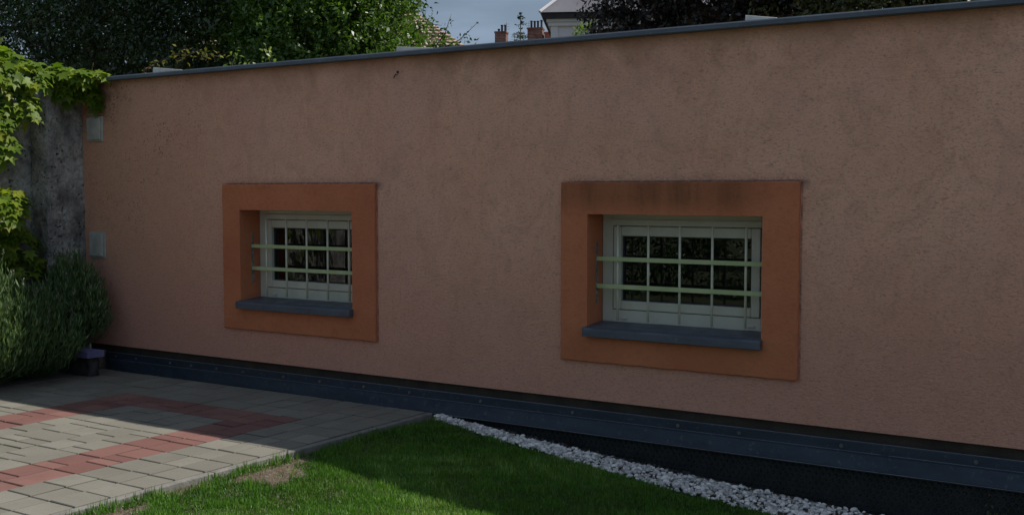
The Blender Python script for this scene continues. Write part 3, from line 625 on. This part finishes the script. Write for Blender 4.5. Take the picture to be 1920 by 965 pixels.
# conifer in the distance
cb = np.array(at(976, 25, 32)); T = thing('conifer', 'thin sparse conifer top between the two brick chimneys', 'tree', (cb[0], cb[1], -.06))
mb = MB(); mb.tube([(cb[0], cb[1], -.06), (cb[0], cb[1], 4), tuple(cb)], [.12, .06, .008], 7); mb.build('trunk', M['bark'], T, 0, True)
pos = []; dr = []
for z, rad, k in ((.02, .05, 3), (.10, .06, 4), (.16, .10, 4), (.28, .10, 4), (.33, .22, 4), (.46, .06, 2), (.60, .12, 4), (.66, .34, 7), (.74, .34, 8), (.84, .22, 8), (.90, .34, 9), (1.0, .4, 12), (1.15, .42, 14), (1.35, .5, 16), (1.6, .55, 18), (2.0, .6, 20), (2.4, .7, 22), (2.9, .8, 24)):
    for j in range(k):
        a = rng.random() * 6.28; rr_ = rad * (.6 + .5 * rng.random())
        for q in np.linspace(.1, 1, 9):
            for _ in range(2):
                pos.append((cb[0] + math.cos(a) * rr_ * q, cb[1] + math.sin(a) * rr_ * q, cb[2] - z - .04 * q + .06 * q * q + rng.normal() * .012)); dr.append((math.cos(a) + rng.normal() * .5, math.sin(a) + rng.normal() * .5, rng.normal() * .4))
pos = np.array(pos); scatter_mesh('crown', LEAFV, LEAFF, pos, frames(np.array(dr), rand_dirs(len(pos))), .05 * (.6 + .8 * rng.random(len(pos))), M['spruce'], T)

# ---------------------------------------------------------------- creeper on the boundary wall
VL = [(0, 0, 0), (.16, -.10, .03), (.50, .05, .02), (.30, .30, .05), (.56, .62, -.05), (.18, .60, .03), (0, 1.0, -.10), (-.18, .60, .03), (-.56, .62, -.05), (-.30, .30, .05), (-.50, .05, .02), (-.16, -.10, .03), (0, .4, -.03)]
VF = [(12, 0, 1, 2), (12, 2, 3, 4), (12, 4, 5, 6), (12, 6, 7, 8), (12, 8, 9, 10), (12, 10, 11, 0)]
CR = thing('climbing_creeper', 'lush green creeper with lobed leaves hanging over the concrete boundary wall', 'creeper', (-8.7, -1.0, 0))
mb = MB()
for y0, z0, y1, z1 in ((-2.4, 0, -1.4, 2.4), (-1.4, 2.4, -.5, 2.55), (-.5, 2.55, -.1, 2.62), (-1.6, 0, -.8, 2.3), (-1.0, 2.4, -.9, 1.3)):
    mb.tube([(-8.66, y0, z0), (-8.60, (y0 + y1) / 2 + .07, (z0 + z1) / 2), (-8.66, y1, z1)], [.016, .012, .008], 6)
mb.tube([(-8.6, -.12, 2.62), (-8.42, -.10, 2.67), (-8.20, -.08, 2.655)], [.007, .005, .003], 5)
mb.tube([(-8.38, -.05, 2.63), (-8.375, -.05, 2.72), (-8.36, -.05, 2.77)], [.004, .003, .003], 5)
mb.build('stem', M['bark'], CR, 0, True)
def vine(blobs, dens, size):
    P_ = []; Nn = []
    for (cx, cy, cz, rx, ry, rz, w_) in blobs:
        n = int(dens * w_); d = rand_dirs(n); d = d * np.sign((d @ np.array([.75, -.45, .5])) + .35)[:, None]
        P_.append(np.array([cx, cy, cz]) + d * np.array([rx, ry, rz]) * (.72 + .32 * rng.random(n))[:, None]); Nn.append(d)
    return np.concatenate(P_), np.concatenate(Nn)
blobs = [(-8.62, -.55, 2.60, .15, .22, .16, 55), (-8.62, -.85, 2.62, .20, .30, .24, 90), (-8.66, -1.3, 2.64, .24, .4, .30, 120), (-8.7, -2.0, 2.6, .28, .6, .3, 120), (-8.62, -.62, 2.34, .12, .16, .16, 36),
         (-8.64, -.90, 2.18, .14, .20, .22, 60), (-8.64, -.82, 1.98, .12, .13, .14, 22), (-8.66, -1.3, 2.0, .16, .35, .4, 110), (-8.64, -.78, 1.42, .14, .20, .20, 60), (-8.66, -1.2, 1.4, .18, .35, .3, 90), (-8.66, -.66, 1.10, .10, .22, .20, 40), (-8.66, -.58, .85, .09, .2, .25, 46), (-8.68, -1.3, .9, .15, .5, .3, 80),
         (-8.60, -.22, 2.66, .14, .17, .07, 44), (-8.44, -.12, 2.63, .15, .10, .07, 40), (-8.50, -.10, 2.54, .08, .07, .10, 24), (-8.54, -.20, 2.50, .08, .10, .12, 24), (-8.25, -.06, 2.655, .09, .05, .02, 9), (-8.35, -.06, 2.46, .06, .04, .09, 14), (-8.66, -2.4, 1.6, .2, .7, .9, 160)]
vp, vd = vine(blobs, 1.9, .1); n = len(vp)
nm = vd * .8 + np.array([.35, -.25, .75]) + .35 * rand_dirs(n); dd = vd * .6 + np.array([.15, -.1, -.75]) + .4 * rand_dirs(n)
scatter_mesh('foliage', VL, VF, vp, frames(dd, nm), .105 * (.55 + .65 * rng.random(n)), M['vine'], CR)

# ---------------------------------------------------------------- lavender
def lavender(label, base, rad, h, ns, lean=(0, 0), group='lavender bushes in the left corner', flowers=40):
    T = thing('lavender_bush', label, 'bush', base, group); b = np.array(base); P_ = []; D_ = []; Nn = []; fp = []; fd = []; mb = MB(); 
    for s in range(ns):
        a = rng.random() * 6.283; t = math.sqrt(rng.random()); out = np.array([math.cos(a) * rad[0] * t + lean[0], math.sin(a) * rad[1] * t + lean[1], 0])
        hh = h * (1 - .55 * t ** 2.2) * (.8 + .3 * rng.random()); root = b + out * .25 + np.array([0, 0, .02])
        tip = b + out + np.array([0, 0, hh]); ctrl = (root + tip) / 2 + out * .25 - np.array([0, 0, .04])
        if s % 3 == 0: mb.tube([tuple(root), tuple(ctrl), tuple(tip)], [.004, .003, .0015], 3, cap=False)
        m_ = 34; u = .22 + .78 * rng.random(m_) ** .75; u = u[:, None]; p = (1 - u) ** 2 * root + 2 * u * (1 - u) * ctrl + u * u * tip
        ax = 2 * (1 - u) * (ctrl - root) + 2 * u * (tip - ctrl); ax /= np.linalg.norm(ax, axis=1, keepdims=True)
        P_.append(p + rng.normal(size=(m_, 3)) * .012); D_.append(ax * 1.2 + rand_dirs(m_) * .75 + np.array([0, 0, .45])); Nn.append(rand_dirs(m_))
        if s < flowers:
            ax1 = ax[-1] + np.array([0, 0, 1.2]); ax1 /= np.linalg.norm(ax1); L_ = .08 + .12 * rng.random(); e = tip + ax1 * L_
            mb.tube([tuple(tip), tuple(e)], [.0018, .0014], 3, cap=False)
            fp = np.array([e + ax1 * .05 * q + rng.normal(size=3) * .003 for q in np.linspace(0, 1, 9)]); fd = ax1 + rng.normal(size=(9, 3)) * .4
            scatter_mesh('flower_spike', [(0, 0, 0), (.3, .5, .1), (0, 1, 0), (-.3, .5, .1)], LEAFF, fp, frames(fd, rand_dirs(9)), np.full(9, .017), M['lavf'], T)
    P_ = np.concatenate(P_); D_ = np.concatenate(D_); Nn = np.concatenate(Nn)
    mb.build('stem', M['lav'], T)
    scatter_mesh('foliage', [(0, 0, 0), (.09, .5, .0), (0, 1, .03), (-.09, .5, .0)], LEAFF, P_, frames(D_, Nn), .055 * (.6 + .8 * rng.random(len(P_))), M['lav'], T)
lavender('big lavender bush with sunlit top, at the left edge of the picture', (-8.30, -1.30, 0), (.62, .62), .98, 620, (0, 0), flowers=48)
lavender('shaded lavender bush spilling against the wall above the lilac slab', (-8.34, -.34, .2), (.38, .28), .82, 380, (.0, 0), flowers=34)
lavender('low lavender bush in deep shade between the planter and the front bush', (-8.28, -.78, 0), (.46, .40), .78, 460, (.0, 0), flowers=10)

# ---------------------------------------------------------------- gravel strip
def ico():
    bm = bmesh.new(); bmesh.ops.create_icosphere(bm, subdivisions=2, radius=.5); v = [tuple(q.co) for q in bm.verts]; f = [tuple(x.index for x in q.verts) for q in bm.faces]; bm.free(); return np.array(v), f
iv, if_ = ico()
def lower_edge(x): return np.interp(x, [-4.5, -4.05, -3.58, -3.14, -2.59, -1.9, 0, 2], [-.13, -.235, -.298, -.366, -.428, -.494, -.62, -.75])
def top_edge(x): return np.interp(x, [-4.5, -3.6, -2.8, -1.4, 0, 2], [-.085, -.125, -.125, -.09, -.08, -.08])
nst = 4600; xx = -4.5 + (rng.random(nst) ** 1.15) * 5.6; t = rng.random(nst)
yy = top_edge(xx) * (1 - t) + lower_edge(xx) * t + rng.normal(size=nst) * .012; yy = np.minimum(yy, -.05)
zz = GS(xx) - .006 + rng.random(nst) * .016 + .010 * np.sin(np.pi * t)
sz = .0150 * (.55 + rng.random(nst) ** 1.8 * 1.25); dims = np.stack([sz * (1.0 + .6 * rng.random(nst)), sz, sz * (.55 + .3 * rng.random(nst))], 1)
Rm = frames(rand_dirs(nst) * np.array([1, 1, .35]) + .001, np.array([0, 0, 1.]) + .5 * rand_dirs(nst))
Q, _ = np.linalg.qr(rng.normal(size=(3, 3))); ivn = iv * (1 + .16 * np.sin(iv @ Q * 9).sum(1, keepdims=True) / 2)
tag(scatter_mesh('white_gravel', ivn * 1.0, if_, np.stack([xx, yy, zz], 1), Rm, dims * 1.35, M['pebble']), 'strip of white marble pebbles between lawn and studded sheet', 'gravel', kind='stuff')
# darker earth crumbs between the pebbles' head and the wall
ns2 = 260; x2 = -4.45 + rng.random(ns2) * 1.9; y2 = -.05 - rng.random(ns2) * .10; z2 = GS(x2) + .002
tag(scatter_mesh('earth_crumbs', ivn, if_, np.stack([x2, y2, z2], 1), frames(rand_dirs(ns2), rand_dirs(ns2)), .012 + .018 * rng.random(ns2), M['rubble']), 'dark stones and crumbs at the head of the pebble strip', 'stones', kind='stuff')

# ---------------------------------------------------------------- lawn
def inpatch(x, y):
    x = x - kx(y)
    # bare soil patches along the kerb, with ragged edges
    w_ = .05 * np.sin(x * 31) + .04 * np.sin(y * 27 + 1) + .03 * np.sin((x + y) * 55)
    def soft(cx, cy, rx, ry):
        q = ((x - cx) / rx) ** 2 + ((y - cy) / ry) ** 2 + 5 * w_
        return np.clip(1.25 - q, 0, 1)
    p = np.maximum(np.maximum(soft(-4.50, -1.86, .20, .24), soft(-4.60, -1.66, .12, .22)), soft(-4.55, -2.95, .17, .26))
    p = np.maximum(p, .55 * soft(-4.60, -2.35, .05, .5))
    return (p * 1.6 > rng.random(len(x))) | ((x + 4.63) < .012 + .25 * w_)
def blades(x, y, hmin, hmax, name, mat, wid=.0034, label=None, lab=None):
    n = len(x); z = gz(x, y) - .004; a = rng.random(n) * 6.283; ln = .3 + 1.5 * rng.random(n)
    d = np.stack([np.cos(a) * ln * .85, np.sin(a) * ln * .85, np.ones(n)], 1); side = np.stack([-np.sin(a), np.cos(a), np.zeros(n)], 1)
    cl = .5 + .25 * np.sin(x * 17 + 3 * np.sin(y * 9)) + .25 * np.sin(y * 21 + 2 * np.sin(x * 13 + 1))
    h = (hmin + (hmax - hmin) * rng.random(n)) * (.72 + .6 * cl); rn = np.clip(.25 * cl + .35 * (np.sin(x * 3.1 + 1.3 * np.sin(y * 4)) * .5 + .5) + .55 * rng.random(n) - .1, 0, 1)
    tv = [(-1, 0, 0), (1, 0, 0), (.75, .55, .10), (-.75, .55, .10), (0, 1, .34), (0, 1, .34)]
    V_ = frames(d, np.cross(side, d)); sizes = np.stack([wid * (.7 + .6 * rng.random(n)), h, h], 1)
    return scatter_mesh(name, [(-1, 0, 0), (1, 0, 0), (.7, .55, -.06), (-.7, .55, -.06), (.08, 1, -.28), (-.08, 1, -.28)], [(0, 1, 2, 3), (3, 2, 4, 5)], np.stack([x, y, z], 1), V_, sizes, mat, rnd=rn)
def cand(n, x0, x1, y0, y1): return x0 + (x1 - x0) * rng.random(n), y0 + (y1 - y0) * rng.random(n)
X1, Y1 = cand(230000, -4.70, -1.2, -3.5, -.15); X2, Y2 = cand(80000, -4.75, 2.5, -5.4, -.3)
x = np.concatenate([X1, X2]); y = np.concatenate([Y1, Y2])
keep = (y < lower_edge(x) + .015 + .02 * rng.normal(size=len(x))) & ~inpatch(x, y) & (x > -4.63 + kx(y))
x = x[keep]; y = y[keep]
o = blades(x, y, .014, .038, 'grass', M['grass'], .0030)
tag(o, 'green garden lawn, sunlit at the front and shaded near the wall', 'lawn', kind='stuff')
# longer tufts leaning over the kerb
k = 2600; y = -.5 - rng.random(k) * 3.2; dn = .5 + .5 * np.sin(y * 6.5 + 1); x = -4.65 + kx(y) + .11 * rng.random(k) ** 1.5; kp = (dn > rng.random(k) * .8) & (y < -.35); x, y = x[kp], y[kp]
o = blades(x, y, .03, .065, 'edge_grass', M['grass']); tag(o, 'longer grass tufts leaning over the kerb of the paving', 'grass', kind='stuff')
k = 3800; x, y = cand(k, -4.70, -4.25, -3.4, -1.3); kp = inpatch(x, y) | (rng.random(k) < .12); kp &= x > -4.63 + kx(y); x, y = x[kp], y[kp]
o = blades(x, y, .008, .022, 'dry_grass', M['dry'], .002); tag(o, 'dry straw scraps on the bare soil beside the kerb', 'straw', kind='stuff')
# weeds at the foot of the membrane, far right
T = thing('weed', 'small yellowish weed against the studded sheet at the bottom right corner', 'weed', (-.78, -.06, -.31))
n = 70; pos = np.array([-.75, -.06, -.20]) + rng.normal(size=(n, 3)) * np.array([.07, .015, .05]); scatter_mesh('foliage', LEAFV, LEAFF, pos, frames(rand_dirs(n), rand_dirs(n)), .03 * (.6 + .7 * rng.random(n)), M['mixed'], T)
mb = MB()
for q in range(5): mb.tube([(-.78, -.06, -.31), (-.78 + random.uniform(-.08, .1), -.06, -.2 + random.uniform(-.03, .04))], [.002, .0015], 4)
mb.build('stem', M['bark'], T)

# ---------------------------------------------------------------- houses behind
def quad_roof(mb, pts): mb.add(pts, [tuple(range(len(pts)))])
def hip_tiles(name, mat, parent, a, b, c, d, rows, ncol):
    """rows of overlapping tiles on the roof plane a-b (eave) to d-c (ridge)"""
    a, b, c, d = map(Vector, (a, b, c, d)); nrm = (b - a).cross(d - a).normalized(); mb = MB()
    up = (d - a).length
    for r in range(rows):
        t0, t1 = r / rows, min(1, (r + 1.15) / rows); l0, r0, l1, r1 = a.lerp(d, t0), b.lerp(c, t0), a.lerp(d, t1), b.lerp(c, t1); w0 = (r0 - l0).length
        k = max(1, int(ncol * w0 / (b - a).length))
        for i in range(k):
            u0, u1 = (i + .06) / k, (i + .94) / k; p = [l0.lerp(r0, u0), l0.lerp(r0, u1), l1.lerp(r1, u1), l1.lerp(r1, u0)]
            m_ = l0.lerp(r0, (u0 + u1) / 2) + (l0 - l1).normalized() * .03; hi = nrm * .035; lo = nrm * .008
            mb.add([p[0] + hi, m_ + hi * 1.5, p[1] + hi, p[2] + lo, p[3] + lo, p[0], m_, p[1]], [(0, 1, 2, 3, 4), (5, 6, 1, 0), (6, 7, 2, 1)])
    mb.build(name, mat, parent)
# tiled roof half hidden by the sunlit tree
e = np.array(at(880, 93, 20)); u = RT.copy(); u[2] = 0; u /= np.linalg.norm(u); v = np.array([-u[1], u[0], 0])
h1 = thing('tiled_house', 'house with beige clay tiled hip roof half hidden by the sunlit tree', 'house', (e[0] - 3 * u[0], e[1] - 3 * u[1], -.06))
P3 = lambda s, t, z: tuple(e + u * s + v * t + np.array([0, 0, z - e[2]]))
ez = e[2]; mb = MB(); b0 = [P3(-6.0, .3, -.06), P3(-.3, .3, -.06), P3(-.3, 5.7, -.06), P3(-6.0, 5.7, -.06)]; b1 = [P3(-6.0, .3, ez), P3(-.3, .3, ez), P3(-.3, 5.7, ez), P3(-6.0, 5.7, ez)]
mb.add(b0 + b1, [(0, 1, 5, 4), (1, 2, 6, 5), (2, 3, 7, 6), (3, 0, 4, 7), (4, 5, 6, 7)]); mb.build('wall', M['pinkwall'], h1)
rz = ez + 2.35; A, Bq, Cq, Dq = P3(-6.3, 0, ez), P3(0, 0, ez), P3(-3, 3, rz), P3(-3.3, 3, rz); E_, F_ = P3(-6.3, 6, ez), P3(0, 6, ez)
mb = MB(); mb.add([A, Bq, Cq, Dq, E_, F_], [(0, 1, 2, 3), (1, 5, 2), (5, 4, 3, 2), (4, 0, 3)]); mb.build('roof', M['tile'], h1)
hip_tiles('roof_tiles', M['tile'], h1, A, Bq, Cq, Dq, 34, 52)
# white house
c0 = np.array(at(1033, 35, 45)); u = np.array([math.cos(R(26)), math.sin(R(26)), 0]); v = np.array([-u[1], u[0], 0])
H = thing('white_house', 'tall white rendered house with dark eaves and pale slate hip roof', 'house', (c0[0] + 5 * u[0], c0[1] + 5 * u[1], -.06))
P3 = lambda s, t, z: tuple(c0 * (1, 1, 0) + u * s + v * t + np.array([0, 0, z]))
def obox(mb, s0, s1, t0, t1, z0, z1):
    p = [P3(s, t, z) for z in (z0, z1) for s, t in ((s0, t0), (s1, t0), (s1, t1), (s0, t1))]; mb.add(p, [(0, 3, 2, 1), (4, 5, 6, 7), (0, 1, 5, 4), (1, 2, 6, 5), (2, 3, 7, 6), (3, 0, 4, 7)])
ze = 9.0
mb = MB(); obox(mb, .3, 12, 0, 10, -.06, ze - .1); mb.build('wall', M['hwall'], H)
mb = MB(); obox(mb, .0, .30, -.06, 10, -.06, ze - .35); mb.build('pilaster', M['htrim'], H)
for z0, z1, o1 in ((ze - .42, ze - .26, .10), (ze - .26, ze - .14, .18)):
    mb = MB(); obox(mb, -o1, 12 + o1, -o1 - .03, -.002, z0, z1 - .003); obox(mb, -o1, -.001, .0, 10, z0, z1 - .003); mb.build('cornice', M['htrim'], H)
mb = MB(); obox(mb, -.34, 12.4, -.36, 10.4, ze - .137, ze + .10); mb.build('eave', M['heave'], H)
mb = MB(); o_ = .44; s0, s1, t0, t1 = -o_, 12 + o_, -o_, 10 + o_; zr = ze + 5.2
mb.add([P3(s0, t0, ze + .101), P3(s1, t0, ze + .101), P3(s1, t1, ze + .101), P3(s0, t1, ze + .101), P3(5.0, 5, zr), P3(7.0, 5, zr)], [(0, 1, 5, 4), (1, 2, 5), (2, 3, 4, 5), (3, 0, 4), (0, 3, 2, 1)]); mb.build('roof', M['hroof'], H)
mb = MB(); mb.tube([P3(s0, t0, ze + .12), P3(5.0, 5, zr + .02)], .07, 6); mb.build('roof_ridge', M['htrim'], H)
for sx in (.85, 3.4, 6.0, 8.6):
    mb = MB(); obox(mb, sx, sx + 1.15, -.04, -.003, ze - 2.7, ze - 1.0); Wn = mb.build('window', M['htrim'], H)
    mb = MB(); obox(mb, sx + .1, sx + 1.05, -.052, -.042, ze - 2.6, ze - 1.1); mb.build('pane', M['hwin'], Wn)
# brick chimneyed house farther off
c0 = np.array(at(930, 92, 60)); u = np.array([math.cos(R(20)), math.sin(R(20)), 0]); v = np.array([-u[1], u[0], 0]); zr = c0[2] - .05
K = thing('chimney_house', 'distant pink house showing only its brick chimneys over the wall', 'house', (c0[0] + 3 * u[0], c0[1] + 3 * u[1], -.06))
mb = MB(); obox(mb, -8, 9, -4, 4, -.06, zr - 3); mb.build('wall', M['pinkwall'], K)
mb = MB(); mb.add([P3(-8.4, -4.4, zr - 3), P3(9.4, -4.4, zr - 3), P3(9.4, 4.4, zr - 3), P3(-8.4, 4.4, zr - 3), P3(-8.4, 0, zr), P3(9.4, 0, zr)], [(0, 1, 5, 4), (2, 3, 4, 5), (0, 4, 3), (1, 2, 5), (0, 3, 2, 1)]); mb.build('roof', M['redroof'], K)
sc = 60 / 2000
for s0, s1, zt, pots, hp in ((0, 21 * sc, c0[2] + 31 * sc, [(.27, .12), (.55, .33), (.85, .33)], 1), (62 * sc, 90 * sc, c0[2] + 36 * sc, [(.2, .36), (.42, .34), (.64, .34), (.88, .38)], 1), (94 * sc, 118 * sc, c0[2] + 27 * sc, [], 0)):
    mb = MB(); obox(mb, s0, s1, -.3, .3, zr - 1, zt - .10); obox(mb, s0 - .03, s1 + .03, -.33, .33, zt - .099, zt)
    if not hp: obox(mb, s0 - .05, s1, -.34, -.31, zt - .45, zt - .36)
    ch = mb.build('chimney', M['brick'] if hp else M['redroof'], K)
    for f_, hh in pots:
        q = P3(s0 + (s1 - s0) * f_, 0, zt); mb = MB(); mb.tube([q, (q[0], q[1], zt + hh)], .06, 8); mb.tube([(q[0], q[1], zt + hh), (q[0], q[1], zt + hh + .05)], .08, 8); mb.build('chimney_pot', M['pot'], ch)
for s, hh in ((16 * sc, 2.2), (31 * sc, 1.6), (59 * sc, 2.2), (97 * sc, 2.4), (102 * sc, 1.9)):
    q = P3(s, .6, zr - .3); mb = MB(); mb.tube([q, (q[0], q[1], zr + hh - .6)], .014, 5)
    for k in range(3): z = zr + hh - .7 - k * .14; mb.tube([(q[0] - .18 * u[0], q[1] - .18 * u[1], z), (q[0] + .18 * u[0], q[1] + .18 * u[1], z)], .009, 4)
    mb.build('antenna', M['antenna'], K)
